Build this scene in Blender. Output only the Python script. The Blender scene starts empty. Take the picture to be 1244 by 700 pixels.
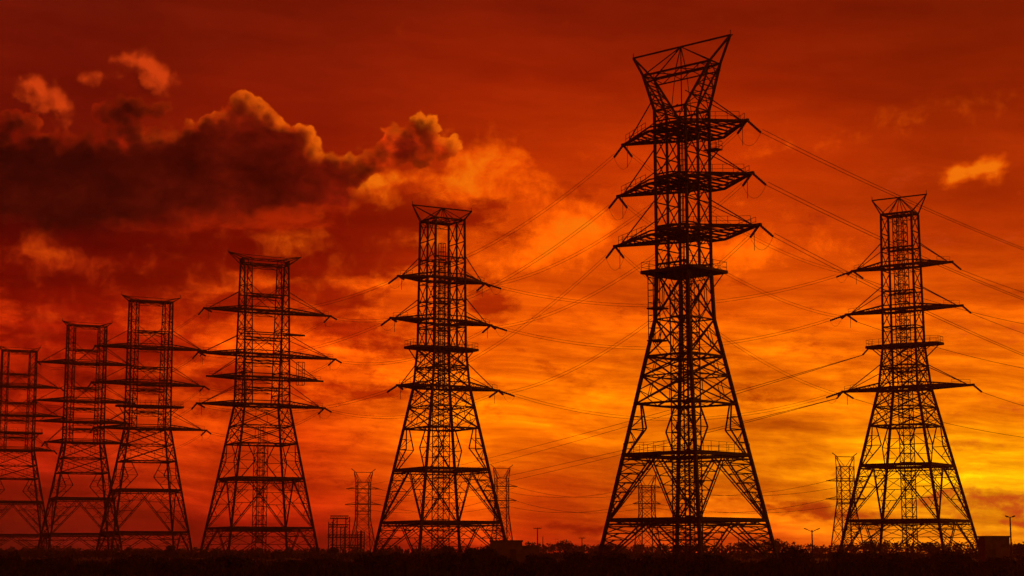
import bpy, math, random
from mathutils import Vector, Matrix

SC = bpy.context.scene
COL = SC.collection
R = math.radians
random.seed(11)

# ------------------------------------------------------------------ camera
F = 2150.0                      # focal length in units of the 1244 px wide photograph
PITCH = math.atan(320.0 / F)
CAM_H = 1.8
cam = bpy.data.cameras.new('camera')
cam.sensor_width = 36.0
cam.lens = 36.0 * F / 1244.0
cam.clip_start = 0.5
cam.clip_end = 8000
camo = bpy.data.objects.new('camera', cam)
COL.objects.link(camo)
camo.location = (0, 0, CAM_H)
camo.rotation_euler = (R(90) + PITCH, 0, 0)
SC.camera = camo


def ray(px, py):
    a, b = (px - 622.0) / F, (350.0 - py) / F
    c, s = math.cos(PITCH), math.sin(PITCH)
    return Vector((a, c - b * s, s + b * c))


def at(px, py, Y):
    d = ray(px, py)
    return Vector((0, 0, CAM_H)) + d * (Y / d.y)


# ------------------------------------------------------------------ view
SC.view_settings.view_transform = 'Standard'
SC.view_settings.look = 'None'
SC.view_settings.exposure = 0.1
SC.view_settings.gamma = 1.0
SC.view_settings.use_curve_mapping = False
SC.cycles.volume_bounces = 1
SC.cycles.max_bounces = 4
SC.cycles.use_denoising = True
SC.cycles.use_adaptive_sampling = True
SC.cycles.adaptive_threshold = 0.02
SC.cycles.adaptive_min_samples = 8

# ------------------------------------------------------------------ sun
SUN_AZ, SUN_EL = R(17.0), R(1.2)
sun = bpy.data.lights.new('sun', 'SUN')
sun.energy = 0.5
sun.angle = R(0.5)
sun.color = (1.0, 0.2, 0.03)
suno = bpy.data.objects.new('sun', sun)
COL.objects.link(suno)
sd = Vector((math.sin(SUN_AZ) * math.cos(SUN_EL), math.cos(SUN_AZ) * math.cos(SUN_EL), math.sin(SUN_EL)))
suno.rotation_euler = sd.to_track_quat('Z', 'Y').to_euler()
suno.location = (80, 200, 90)

# ------------------------------------------------------------------ sky (world)
world = bpy.data.worlds.new('World')
SC.world = world
world.use_nodes = True
world.cycles.sampling_method = 'MANUAL'
world.cycles.sample_map_resolution = 512


def lin(c):
    return tuple(((v / 255.0) / 12.92 if v / 255.0 <= 0.04045 else ((v / 255.0 + 0.055) / 1.055) ** 2.4) for v in c)


class NT:
    """tiny expression helper over a node tree"""

    def __init__(self, nt, dim='3D'):
        self.nt = nt
        self.dim = dim

    def node(self, kind, **kw):
        n = self.nt.nodes.new(kind)
        for k, v in kw.items():
            setattr(n, k, v)
        return n

    def put(self, sock, v):
        if isinstance(v, (int, float)):
            sock.default_value = v
        elif isinstance(v, (tuple, list)):
            sock.default_value = v if len(v) == len(sock.default_value) else tuple(v) + (1.0,)
        else:
            self.nt.links.new(v, sock)

    def m(self, op, a, b=None, c=None, clamp=False):
        n = self.node('ShaderNodeMath', operation=op)
        n.use_clamp = clamp
        self.put(n.inputs[0], a)
        if b is not None:
            self.put(n.inputs[1], b)
        if c is not None:
            self.put(n.inputs[2], c)
        return n.outputs[0]

    def add(self, *a):
        r = a[0]
        for x in a[1:]:
            r = self.m('ADD', r, x)
        return r

    def mul(self, *a):
        r = a[0]
        for x in a[1:]:
            r = self.m('MULTIPLY', r, x)
        return r

    def sub(self, a, b):
        return self.m('SUBTRACT', a, b)

    def v(self, op, a, b=None, c=None):
        n = self.node('ShaderNodeVectorMath', operation=op)
        self.put(n.inputs[0], a)
        if b is not None:
            self.put(n.inputs[1], b)
        if c is not None:
            self.put(n.inputs[2], c)
        return n.outputs['Value'] if op in ('LENGTH', 'DOT_PRODUCT', 'DISTANCE') else n.outputs[0]

    def scale(self, a, s):
        n = self.node('ShaderNodeVectorMath', operation='SCALE')
        self.put(n.inputs[0], a)
        self.put(n.inputs['Scale'], s)
        return n.outputs[0]

    def xyz(self, x, y, z=0.0):
        n = self.node('ShaderNodeCombineXYZ')
        for i, q in enumerate((x, y, z)):
            self.put(n.inputs[i], q)
        return n.outputs[0]

    def noise(self, vec, scale, detail=5.0, rough=0.55, lac=2.0, dist=0.0):
        n = self.node('ShaderNodeTexNoise', noise_dimensions=self.dim)
        self.put(n.inputs['Vector'], vec)
        n.inputs['Scale'].default_value = scale
        n.inputs['Detail'].default_value = detail
        n.inputs['Roughness'].default_value = rough
        n.inputs['Lacunarity'].default_value = lac
        n.inputs['Distortion'].default_value = dist
        return n.outputs['Fac'], n.outputs['Color']

    def vor(self, vec, scale, detail=2.0, rough=0.5, smooth=0.6):
        n = self.node('ShaderNodeTexVoronoi', feature='F1', voronoi_dimensions=self.dim)
        self.put(n.inputs['Vector'], vec)
        n.inputs['Scale'].default_value = scale
        n.inputs['Detail'].default_value = detail
        n.inputs['Roughness'].default_value = rough
        return n.outputs['Distance']

    def step(self, x, lo, hi):
        n = self.node('ShaderNodeMapRange', interpolation_type='SMOOTHSTEP')
        self.put(n.inputs[0], x)
        n.inputs[1].default_value = lo
        n.inputs[2].default_value = hi
        return n.outputs[0]

    def ramp(self, x, stops):
        n = self.node('ShaderNodeValToRGB')
        self.put(n.inputs[0], x)
        e = n.color_ramp.elements
        while len(e) < len(stops):
            e.new(0.5)
        for i, (p, c) in enumerate(stops):
            e[i].position = p
            e[i].color = tuple(c) + (1.0,)
        return n.outputs[0]

    def mix(self, f, a, b, mode='MIX'):
        n = self.node('ShaderNodeMix', data_type='RGBA', blend_type=mode)
        self.put(n.inputs[0], f)
        self.put(n.inputs[6], a)
        self.put(n.inputs[7], b)
        return n.outputs[2]

    def blobs(self, vec, items, smax=None):
        """sum of soft elliptical masses; items in photograph pixels (cx, cy, rx, ry, amplitude)"""
        tot = None
        for cx, cy, rx, ry, am in items:
            u, v_ = sky_uv(cx, cy)
            p = self.v('MULTIPLY_ADD', vec, (100.0 / rx, 100.0 / ry, 0.0), (-u * 100.0 / rx, -v_ * 100.0 / ry, 0.0))
            d2 = self.v('DOT_PRODUCT', p, p)
            g = self.m('POWER', 1.0 / math.e, d2)
            if smax and tot is not None:
                tot = self.m('SMOOTH_MAX', tot, self.m('MULTIPLY', g, am), smax)
            else:
                tot = self.m('MULTIPLY_ADD', g, am, tot if tot is not None else 0.0)
        return tot


SKY_K = F / 100.0


def sky_uv(px, py):
    d = ray(px, py).normalized()
    return math.atan2(d.x, d.y) * SKY_K, math.asin(d.z) * SKY_K


def group(name, build, n_out):
    g = bpy.data.node_groups.new(name, 'ShaderNodeTree')
    g.interface.new_socket('vec', in_out='INPUT', socket_type='NodeSocketVector')
    for i in range(n_out):
        g.interface.new_socket('d%d' % i, in_out='OUTPUT', socket_type='NodeSocketFloat')
    gi, go = g.nodes.new('NodeGroupInput'), g.nodes.new('NodeGroupOutput')
    t = NT(g, '2D')
    outs = build(t, gi.outputs[0])
    for i, o in enumerate(outs):
        g.links.new(o, go.inputs[i])
    return g


CUMULUS = [  # the heavy dark cumulus bank on the left
    (300, 138, 33, 34, 1.0), (280, 160, 36, 32, 1.0), (322, 152, 25, 26, 1.0), (340, 174, 28, 28, 1.0), (366, 168, 23, 26, 1.0), (379, 186, 19, 26, 1.0),
    (256, 160, 24, 22, 1.0), (232, 174, 27, 24, 1.0), (200, 190, 36, 28, 1.0), (168, 186, 36, 28, 1.0), (165, 128, 36, 20, 1.0), (140, 140, 34, 20, .95), (185, 132, 28, 16, .9), (158, 160, 46, 24, 1.0), (20, 150, 40, 20, .9), (130, 186, 34, 24, 1.0),
    (95, 182, 40, 26, 1.0), (50, 178, 46, 28, 1.0), (8, 182, 44, 34, 1.0), (-30, 190, 50, 40, 1.0),
    (455, 192, 34, 24, .9), (490, 168, 31, 28, 1.0), (515, 162, 30, 30, 1.0), (540, 182, 22, 24, .9), (500, 188, 34, 16, .8),
]
BULK = [    # its thick shaded body
    (0, 225, 90, 56, 1.0), (90, 222, 80, 48, 1.0), (180, 218, 80, 46, 1.0), (260, 200, 66, 46, 1.0), (310, 178, 46, 40, .9), (345, 205, 56, 46, 1.0), (410, 218, 50, 30, .8),
    (462, 194, 40, 22, .7), (505, 172, 36, 24, .8), (60, 268, 130, 36, .5), (200, 262, 130, 36, .5), (330, 250, 100, 30, .4), (430, 250, 70, 18, .3), (164, 150, 36, 20, .5),
]
GLOW = [    # heads of the bank that catch the low sun
    (302, 114, 24, 13, 1.0), (316, 134, 16, 12, .8), (262, 134, 14, 8, .7), (236, 149, 10, 6, .6), (358, 147, 20, 9, 1.0), (382, 162, 10, 18, 1.0), (388, 182, 9, 11, .9),
    (494, 134, 24, 11, .9), (522, 142, 16, 12, 1.0), (546, 162, 13, 18, 1.0), (558, 186, 12, 16, 1.0), (452, 160, 22, 7, .7), (180, 170, 10, 6, .6), (336, 150, 10, 9, .6),
    (60, 150, 40, 10, .35), (205, 165, 20, 8, .3), (420, 186, 20, 8, .5),
]
PATCH = [   # lower broken cloud, dark patches
    (40, 340, 100, 22, .5), (170, 322, 110, 26, .6), (600, 372, 26, 18, 1.0), (485, 246, 44, 13, .6), (590, 246, 40, 12, .5), (535, 262, 40, 14, .45), (560, 205, 26, 10, .4), (630, 285, 30, 14, .4), (690, 235, 50, 14, .3), (300, 372, 60, 14, .45), (60, 400, 80, 16, .5), (210, 420, 60, 12, .4), (410, 360, 50, 14, .45), (470, 420, 40, 10, .35), (400, 312, 90, 24, .6), (470, 268, 66, 24, .75), (330, 350, 60, 18, .3), (420, 245, 40, 18, .4),
    (110, 420, 120, 22, .45), (430, 400, 80, 16, .4), (280, 470, 120, 18, .35), (455, 480, 60, 14, .5), (60, 480, 110, 16, .3), (200, 375, 70, 18, .4),
    (60, 300, 120, 30, .6), (250, 296, 130, 26, .6), (545, 340, 40, 14, .3), (510, 305, 44, 16, .5), (380, 590, 60, 12, .45), (100, 370, 60, 14, .4), (380, 360, 50, 14, .4),
    (1215, 612, 60, 9, .5), (1150, 602, 50, 6, .4), (1232, 632, 50, 5, .4), (1080, 624, 90, 7, .35), (960, 628, 80, 8, .4), (880, 470, 130, 16, .2), (700, 640, 120, 12, .35),
]
LIT = [     # thin sunlit cloud
    (600, 196, 44, 32, .8), (560, 225, 40, 24, .6), (640, 235, 40, 30, .4), (690, 275, 40, 30, .75), (660, 300, 40, 22, .7), (728, 265, 30, 26, .6),
    (440, 222, 34, 18, .8), (490, 212, 44, 16, .8), (552, 180, 14, 20, .5), (1178, 211, 26, 15, .95), (1200, 203, 18, 15, .8), (1158, 214, 16, 11, .7), (905, 305, 60, 26, .5), (540, 290, 40, 20, .5),
    (455, 340, 60, 14, .6), (350, 292, 60, 12, .5), (60, 318, 60, 14, .35), (980, 170, 120, 24, .3), (650, 330, 70, 18, .4),
    (830, 320, 80, 26, .35), (1030, 300, 90, 20, .3), (340, 345, 50, 10, .35), (250, 345, 60, 10, .45), (20, 385, 70, 12, .3), (55, 308, 40, 16, .45), (470, 245, 60, 12, .4),
    (1150, 130, 120, 20, .25), (90, 375, 60, 8, .3), (870, 250, 90, 20, .3),
]
PUFF = [    # small detached heads above the dark bank
    (176, 90, 33, 24, 1.0), (150, 80, 16, 14, .5), (48, 122, 32, 24, 1.0), (30, 112, 18, 16, .5), (111, 96, 14, 13, .9), (70, 140, 20, 14, .5), (195, 100, 22, 16, .5),
]


def build_cumulus(t, vec):
    w = t.scale(t.v('SUBTRACT', t.noise(vec, 1.3, 2.0, 0.55)[1], (0.5, 0.5, 0.5)), 0.26)
    w2 = t.scale(t.v('SUBTRACT', t.noise(vec, 5.5, 2.0, 0.6)[1], (0.5, 0.5, 0.5)), 0.07)
    p = t.v('ADD', t.v('ADD', vec, w), w2)
    b = t.m('SMOOTH_MAX', t.blobs(p, CUMULUS, 0.2), t.blobs(p, BULK), 0.25)
    pf = t.blobs(p, PUFF)
    pv_ = t.v('ADD', vec, t.scale(w2, 1.2))
    puff = t.vor(pv_, 3.6, 0.0)
    puff2 = t.vor(pv_, 8.0, 0.0)
    n = t.noise(vec, 4.0, 5.0, 0.62)[0]
    k = t.add(t.mul(t.sub(0.4, puff), 0.36), t.mul(t.sub(0.4, puff2), 0.22), t.mul(t.sub(n, 0.5), 0.3))
    gb, gp = t.m('MULTIPLY', b, 3.0, clamp=True), t.m('MULTIPLY', pf, 3.0, clamp=True)
    return [t.add(b, t.mul(k, gb), -0.5), t.add(pf, t.mul(t.add(t.mul(k, 1.1), t.mul(t.sub(n, 0.5), 0.4)), gp), -0.26)]


def build_patch(t, vec):
    st = t.v('MULTIPLY', vec, (0.6, 1.3, 1.0))
    wn = t.noise(st, 1.4, 3.0, 0.6)[1]
    w = t.scale(t.v('SUBTRACT', wn, (0.5, 0.5, 0.5)), 0.55)
    p = t.v('ADD', vec, w)
    b = t.blobs(p, PATCH)
    l = t.blobs(p, LIT)
    n = t.noise(t.v('ADD', st, t.scale(w, 0.4)), 2.0, 8.0, 0.68)[0]
    n2 = t.noise(t.v('ADD', vec, t.scale(w, 0.4)), 2.6, 8.0, 0.68)[0]
    su = t.node('ShaderNodeSeparateXYZ')
    t.put(su.inputs[0], vec)
    left = t.mul(t.step(su.outputs[0], 1.0, -2.5), t.step(su.outputs[1], 1.0, 1.9), t.step(su.outputs[1], 4.4, 3.4))
    return [t.add(b, t.mul(left, 0.16), t.mul(t.sub(n, 0.5), 1.75)), t.add(l, t.mul(left, 0.22), t.mul(t.sub(n2, 0.52), 1.5))]


G_CUM = group('cumulus_density', build_cumulus, 2)
G_PAT = group('broken_cloud', build_patch, 2)

t = NT(world.node_tree, '2D')
for n in list(world.node_tree.nodes):
    world.node_tree.nodes.remove(n)
tc = t.node('ShaderNodeTexCoord')
sep = t.node('ShaderNodeSeparateXYZ')
t.put(sep.inputs[0], tc.outputs['Generated'])
U = t.mul(t.m('ARCTAN2', sep.outputs[0], sep.outputs[1]), SKY_K)
V = t.mul(t.m('ARCSINE', sep.outputs[2]), SKY_K)
Q = t.xyz(U, V, 0.0)

YS = [-60, 0, 100, 200, 300, 400, 500, 560, 600, 640, 668]
COLS = [
    (60, [(84, 12, 5), (97, 18, 6), (110, 17, 5), (100, 13, 4), (112, 14, 3), (180, 34, 3), (174, 29, 3), (152, 19, 4), (120, 11, 4), (84, 6, 4), (60, 3, 3)]),
    (350, [(94, 15, 5), (108, 19, 4), (130, 24, 4), (146, 27, 3), (160, 32, 2), (222, 66, 2), (230, 72, 2), (218, 56, 3), (198, 38, 3), (152, 16, 4), (104, 7, 4)]),
    (640, [(104, 19, 4), (122, 23, 4), (154, 33, 3), (188, 50, 2), (216, 72, 2), (232, 88, 2), (248, 112, 1), (248, 104, 1), (236, 80, 2), (208, 50, 4), (160, 24, 6)]),
    (900, [(100, 18, 4), (118, 22, 3), (150, 33, 2), (192, 52, 2), (206, 66, 2), (228, 88, 2), (250, 122, 2), (255, 134, 2), (253, 122, 3), (248, 102, 5), (222, 70, 8)]),
    (1200, [(94, 18, 4), (108, 22, 3), (134, 31, 2), (158, 41, 2), (188, 56, 2), (224, 88, 2), (250, 128, 2), (255, 150, 2), (255, 164, 4), (255, 148, 9), (248, 116, 10)]),
]
V_TOP, V_BOT = sky_uv(622, -60)[1], sky_uv(622, 668)[1]
# the noise-wrinkled elevation keeps the bands from running dead level
wr = t.noise(t.v('MULTIPLY', Q, (0.35, 1.2, 1.0)), 0.8, 4.0, 0.55)[0]
Vw = t.add(V, t.mul(t.sub(wr, 0.5), 0.9))
fv = t.m('DIVIDE', t.sub(Vw, V_BOT), V_TOP - V_BOT, clamp=True)
base, prev = None, None
for px, cols in COLS:
    stops = sorted(((sky_uv(622, y)[1] - V_BOT) / (V_TOP - V_BOT), lin(c)) for y, c in zip(YS, cols))
    rc = t.ramp(fv, stops)
    u0 = sky_uv(px, 500)[0]
    base = rc if base is None else t.mix(t.step(U, prev, u0), base, rc)
    prev = u0

# a thin share of the physical clear sky behind the cloud, reddened by the dusk air
nishi = t.node('ShaderNodeTexSky', sky_type='NISHITA')
nishi.sun_disc = False
nishi.sun_elevation = SUN_EL
nishi.sun_rotation = SUN_AZ
nishi.air_density = 2.0
nishi.dust_density = 4.0
base = t.mix(1.0, base, t.v('MULTIPLY', nishi.outputs[0], (0.006, 0.0008, 0.00005)), 'ADD')

# cirrus / stratus streaks
sw = t.scale(t.v('SUBTRACT', t.noise(Q, 0.55, 2.0, 0.5)[1], (0.5, 0.5, 0.5)), 0.6)
qq = t.v('ADD', t.xyz(U, t.add(V, t.mul(U, 0.05)), 0.0), t.v('MULTIPLY', sw, (1.6, 0.34, 0.0)))
s1 = t.noise(t.v('MULTIPLY', qq, (0.28, 1.5, 1.0)), 1.0, 5.0, 0.6)[0]
s2 = t.noise(t.v('MULTIPLY', qq, (0.42, 3.4, 1.0)), 1.2, 7.0, 0.66)[0]
s3 = t.noise(t.v('MULTIPLY', qq, (1.0, 2.2, 1.0)), 1.2, 8.0, 0.68)[0]
low = t.step(V, 4.4, 2.0)        # streaks grow stronger towards the bright low sky
k = t.add(-0.12, t.mul(low, 0.36), t.mul(t.sub(s1, 0.5), 2.2), t.mul(t.sub(s2, 0.5), t.add(0.5, t.mul(low, 2.3))), t.mul(t.sub(s3, 0.5), t.add(0.4, t.mul(low, 0.7))))
gain = t.m('POWER', 2.0, t.mul(k, t.add(0.55, t.mul(low, 0.45))))
gv = t.xyz(gain, t.m('POWER', gain, 1.5), t.m('POWER', gain, 1.6))
sky = t.v('MULTIPLY', base, gv)


def grp(g, vec):
    n = t.node('ShaderNodeGroup')
    n.node_tree = g
    t.put(n.inputs[0], vec)
    return n


# broken lower cloud: dark patches and thin lit parts
pat = grp(G_PAT, Q)
dk = t.mul(t.step(pat.outputs[0], 0.1, 0.62), t.step(V, 4.8, 4.0))
sky = t.mix(t.mul(dk, 0.9), sky, t.mix(t.step(U, 3.0, 5.2), t.v('MULTIPLY', sky, (0.42, 0.14, 0.4)), lin((206, 66, 22))))
lt = t.mul(t.step(pat.outputs[1], 0.15, 0.8), t.m('SUBTRACT', 1.0, t.mul(0.6, t.step(V, 4.9, 5.6))))
sh = 0.85
sky = t.mix(t.mul(lt, sh), sky, t.v('ADD', t.v('MULTIPLY', sky, (1.3, 1.5, 1.0)), t.mix(t.step(U, -5.4, -0.6), (0.2, 0.016, 0.001), (0.26, 0.044, 0.0))))

lt2 = t.step(pat.outputs[1], 0.55, 1.15)
sky = t.mix(t.mul(lt2, 0.75), sky, t.mix(t.step(U, -4.0, -1.0), lin((214, 70, 6)), lin((246, 120, 10))))

# the dark cumulus bank, thick parts nearly opaque, sun-side edges glowing
east = t.step(U, -5.6, -1.2)
g0, g1 = grp(G_CUM, Q), grp(G_CUM, t.v('ADD', Q, (0.07, 0.09, 0.0)))
cd, cl = g0.outputs[0], g1.outputs[0]
pa_ = t.mul(t.step(g0.outputs[1], 0.0, 0.8), 0.9)
psh = t.m('ADD', t.mul(t.sub(g0.outputs[1], g1.outputs[1]), 1.3), 0.42, clamp=True)
sky = t.mix(pa_, sky, t.mix(psh, lin((96, 14, 4)), lin((206, 62, 14))))
soft = t.step(V, 4.7, 3.6)
al = t.m('MULTIPLY', t.m('DIVIDE', cd, t.add(0.12, t.mul(soft, 1.2))), 1.0, clamp=True)
al = t.step(al, 0.0, 1.0)
thick = t.step(cd, 0.0, 0.5)
deep = t.mix(east, lin((52, 6, 2)), lin((98, 14, 3)))
thin = t.mix(east, lin((112, 16, 3)), lin((172, 42, 3)))
body = t.mix(thick, thin, deep)
mot = t.noise(t.v('MULTIPLY', Q, (0.7, 1.1, 1.0)), 1.7, 7.0, 0.62)[0]
body = t.scale(body, t.m('POWER', 2.0, t.mul(t.sub(mot, 0.5), t.add(4.2, t.mul(east, 2.0)))))
rim = t.m('MULTIPLY_ADD', t.sub(cd, cl), 2.4, 0.28, clamp=True)
glow = t.blobs(t.v('ADD', Q, t.scale(t.v('SUBTRACT', t.noise(Q, 4.0, 3.0)[1], (0.5, 0.5, 0.5)), 0.22)), GLOW)
rim = t.mul(0.88, rim, t.step(cd, 0.62, 0.1), t.m('MULTIPLY_ADD', glow, 1.15, 0.1, clamp=True))
body = t.mix(rim, body, t.mix(east, lin((190, 50, 8)), lin((240, 104, 8))))
sky = t.mix(al, sky, body)

# below the horizon: dark earth colour (hidden by the ground)
sky = t.mix(t.step(V, -0.5, -1.5), sky, (0.01, 0.002, 0.001))
bg = t.node('ShaderNodeBackground')
t.put(bg.inputs[0], sky)
bg.inputs[1].default_value = 1.0
wo = t.node('ShaderNodeOutputWorld')
t.nt.links.new(bg.outputs[0], wo.inputs[0])


# ------------------------------------------------------------------ materials
def material(name, c1, c2, scale=2.0, rough=0.7, metal=0.0, detail=5.0):
    m = bpy.data.materials.new(name)
    m.use_nodes = True
    q = NT(m.node_tree)
    b = m.node_tree.nodes['Principled BSDF']
    co = q.node('ShaderNodeTexCoord').outputs['Object']
    f = q.noise(co, scale, detail, 0.6)[0]
    q.put(b.inputs['Base Color'], q.mix(q.step(f, 0.35, 0.65), c1, c2))
    q.put(b.inputs['Roughness'], q.add(rough - 0.1, q.mul(f, 0.2)))
    b.inputs['Metallic'].default_value = metal
    return m


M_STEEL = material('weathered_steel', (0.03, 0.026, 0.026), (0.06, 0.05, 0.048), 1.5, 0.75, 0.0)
M_CABLE = material('aluminium_cable', (0.06, 0.055, 0.055), (0.09, 0.08, 0.08), 0.5, 0.6)
M_INSUL = material('glazed_insulator', (0.05, 0.03, 0.025), (0.08, 0.05, 0.04), 3.0, 0.45)
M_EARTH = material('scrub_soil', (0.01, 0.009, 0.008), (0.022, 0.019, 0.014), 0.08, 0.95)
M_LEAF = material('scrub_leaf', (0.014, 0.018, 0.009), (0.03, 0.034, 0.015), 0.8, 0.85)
M_LEAF2 = material('tree_leaf', (0.04, 0.05, 0.025), (0.07, 0.08, 0.035), 0.4, 0.85)
M_BARK = material('bark', (0.06, 0.045, 0.035), (0.1, 0.08, 0.06), 2.0, 0.9)
M_WALL = material('render_wall', (0.11, 0.1, 0.095), (0.16, 0.15, 0.14), 1.2, 0.9)
M_ROOF = material('roof_slab', (0.09, 0.085, 0.08), (0.14, 0.13, 0.12), 1.0, 0.9)
M_DOOR = material('dark_door', (0.03, 0.03, 0.03), (0.05, 0.045, 0.04), 2.0, 0.6)
M_CONC = material('concrete', (0.2, 0.19, 0.18), (0.3, 0.28, 0.26), 1.5, 0.9)
M_WOOD = material('pole_wood', (0.05, 0.04, 0.03), (0.09, 0.07, 0.055), 1.0, 0.9)


# ------------------------------------------------------------------ mesh helpers
class MB:
    def __init__(self):
        self.v, self.f = [], []

    def beam(self, p, q, w, cap=False):
        p, q = Vector(p), Vector(q)
        d = q - p
        if d.length < 1e-4:
            return
        d.normalize()
        up = Vector((0, 0, 1)) if abs(d.z) < 0.9 else Vector((1, 0, 0))
        x = d.cross(up).normalized()
        y = d.cross(x)
        h = w * 0.5
        b = len(self.v)
        for c in (p, q):
            for sx, sy in ((-1, -1), (1, -1), (1, 1), (-1, 1)):
                self.v.append(c + x * (sx * h) + y * (sy * h))
        for i in range(4):
            j = (i + 1) % 4
            self.f.append((b + i, b + j, b + 4 + j, b + 4 + i))
        if cap:
            self.f.append((b + 3, b + 2, b + 1, b))
            self.f.append((b + 4, b + 5, b + 6, b + 7))

    def box(self, c, s):
        cx, cy, cz = c
        hx, hy, hz = s[0] / 2, s[1] / 2, s[2] / 2
        b = len(self.v)
        for z in (-hz, hz):
            for sx, sy in ((-1, -1), (1, -1), (1, 1), (-1, 1)):
                self.v.append(Vector((cx + sx * hx, cy + sy * hy, cz + z)))
        for f in ((3, 2, 1, 0), (4, 5, 6, 7), (0, 1, 5, 4), (1, 2, 6, 5), (2, 3, 7, 6), (3, 0, 4, 7)):
            self.f.append(tuple(b + i for i in f))

    def tube(self, pts, rad, n=5):
        """rad: a number or one radius per point"""
        b0 = len(self.v)
        for i, p in enumerate(pts):
            p = Vector(p)
            d = (Vector(pts[min(i + 1, len(pts) - 1)]) - Vector(pts[max(i - 1, 0)])).normalized()
            up = Vector((0, 0, 1)) if abs(d.z) < 0.9 else Vector((1, 0, 0))
            x = d.cross(up).normalized()
            y = d.cross(x)
            r = rad[i] if isinstance(rad, (list, tuple)) else rad
            for k in range(n):
                a = 2 * math.pi * k / n
                self.v.append(p + x * (math.cos(a) * r) + y * (math.sin(a) * r))
        for i in range(len(pts) - 1):
            for k in range(n):
                k2 = (k + 1) % n
                self.f.append((b0 + i * n + k, b0 + i * n + k2, b0 + (i + 1) * n + k2, b0 + (i + 1) * n + k))
        self.f.append(tuple(b0 + k for k in range(n))[::-1])
        self.f.append(tuple(b0 + (len(pts) - 1) * n + k for k in range(n)))

    def tri(self, a, b, c):
        i = len(self.v)
        self.v += [a, b, c]
        self.f.append((i, i + 1, i + 2))

    def build(self, name, mat, parent=None):
        me = bpy.data.meshes.new(name)
        me.from_pydata([tuple(v) for v in self.v], [], self.f)
        me.materials.append(mat)
        me.update()
        o = bpy.data.objects.new(name, me)
        COL.objects.link(o)
        if parent is not None:
            o.parent = parent
        return o


def empty(name, loc, rz=0.0):
    o = bpy.data.objects.new(name, None)
    COL.objects.link(o)
    o.location = loc
    o.rotation_euler = (0, 0, rz)
    return o


def tag(o, label=None, cat=None, group=None, kind=None):
    if label:
        o['label'] = label
    if cat:
        o['category'] = cat
    if group:
        o['group'] = group
    if kind:
        o['kind'] = kind
    return o


def lerp(a, b, t_):
    return a + (b - a) * t_


# ------------------------------------------------------------------ ground
g = MB()
n = 40
RX, Y0, Y1 = 1000.0, -30.0, 1800.0
for i in range(n + 1):
    for j in range(n + 1):
        x, y = lerp(-RX, RX, j / n), lerp(Y0, Y1, (i / n) ** 1.6)
        z = 0.0 if y < 8 else 0.12 * math.sin(x * 0.045 + y * 0.021) * math.sin(y * 0.033 + 1.0)
        g.v.append(Vector((x, y, z - 0.1)))
for i in range(n):
    for j in range(n):
        a = i * (n + 1) + j
        g.f.append((a, a + 1, a + n + 2, a + n + 1))
tag(g.build('ground', M_EARTH), kind='structure')


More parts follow.
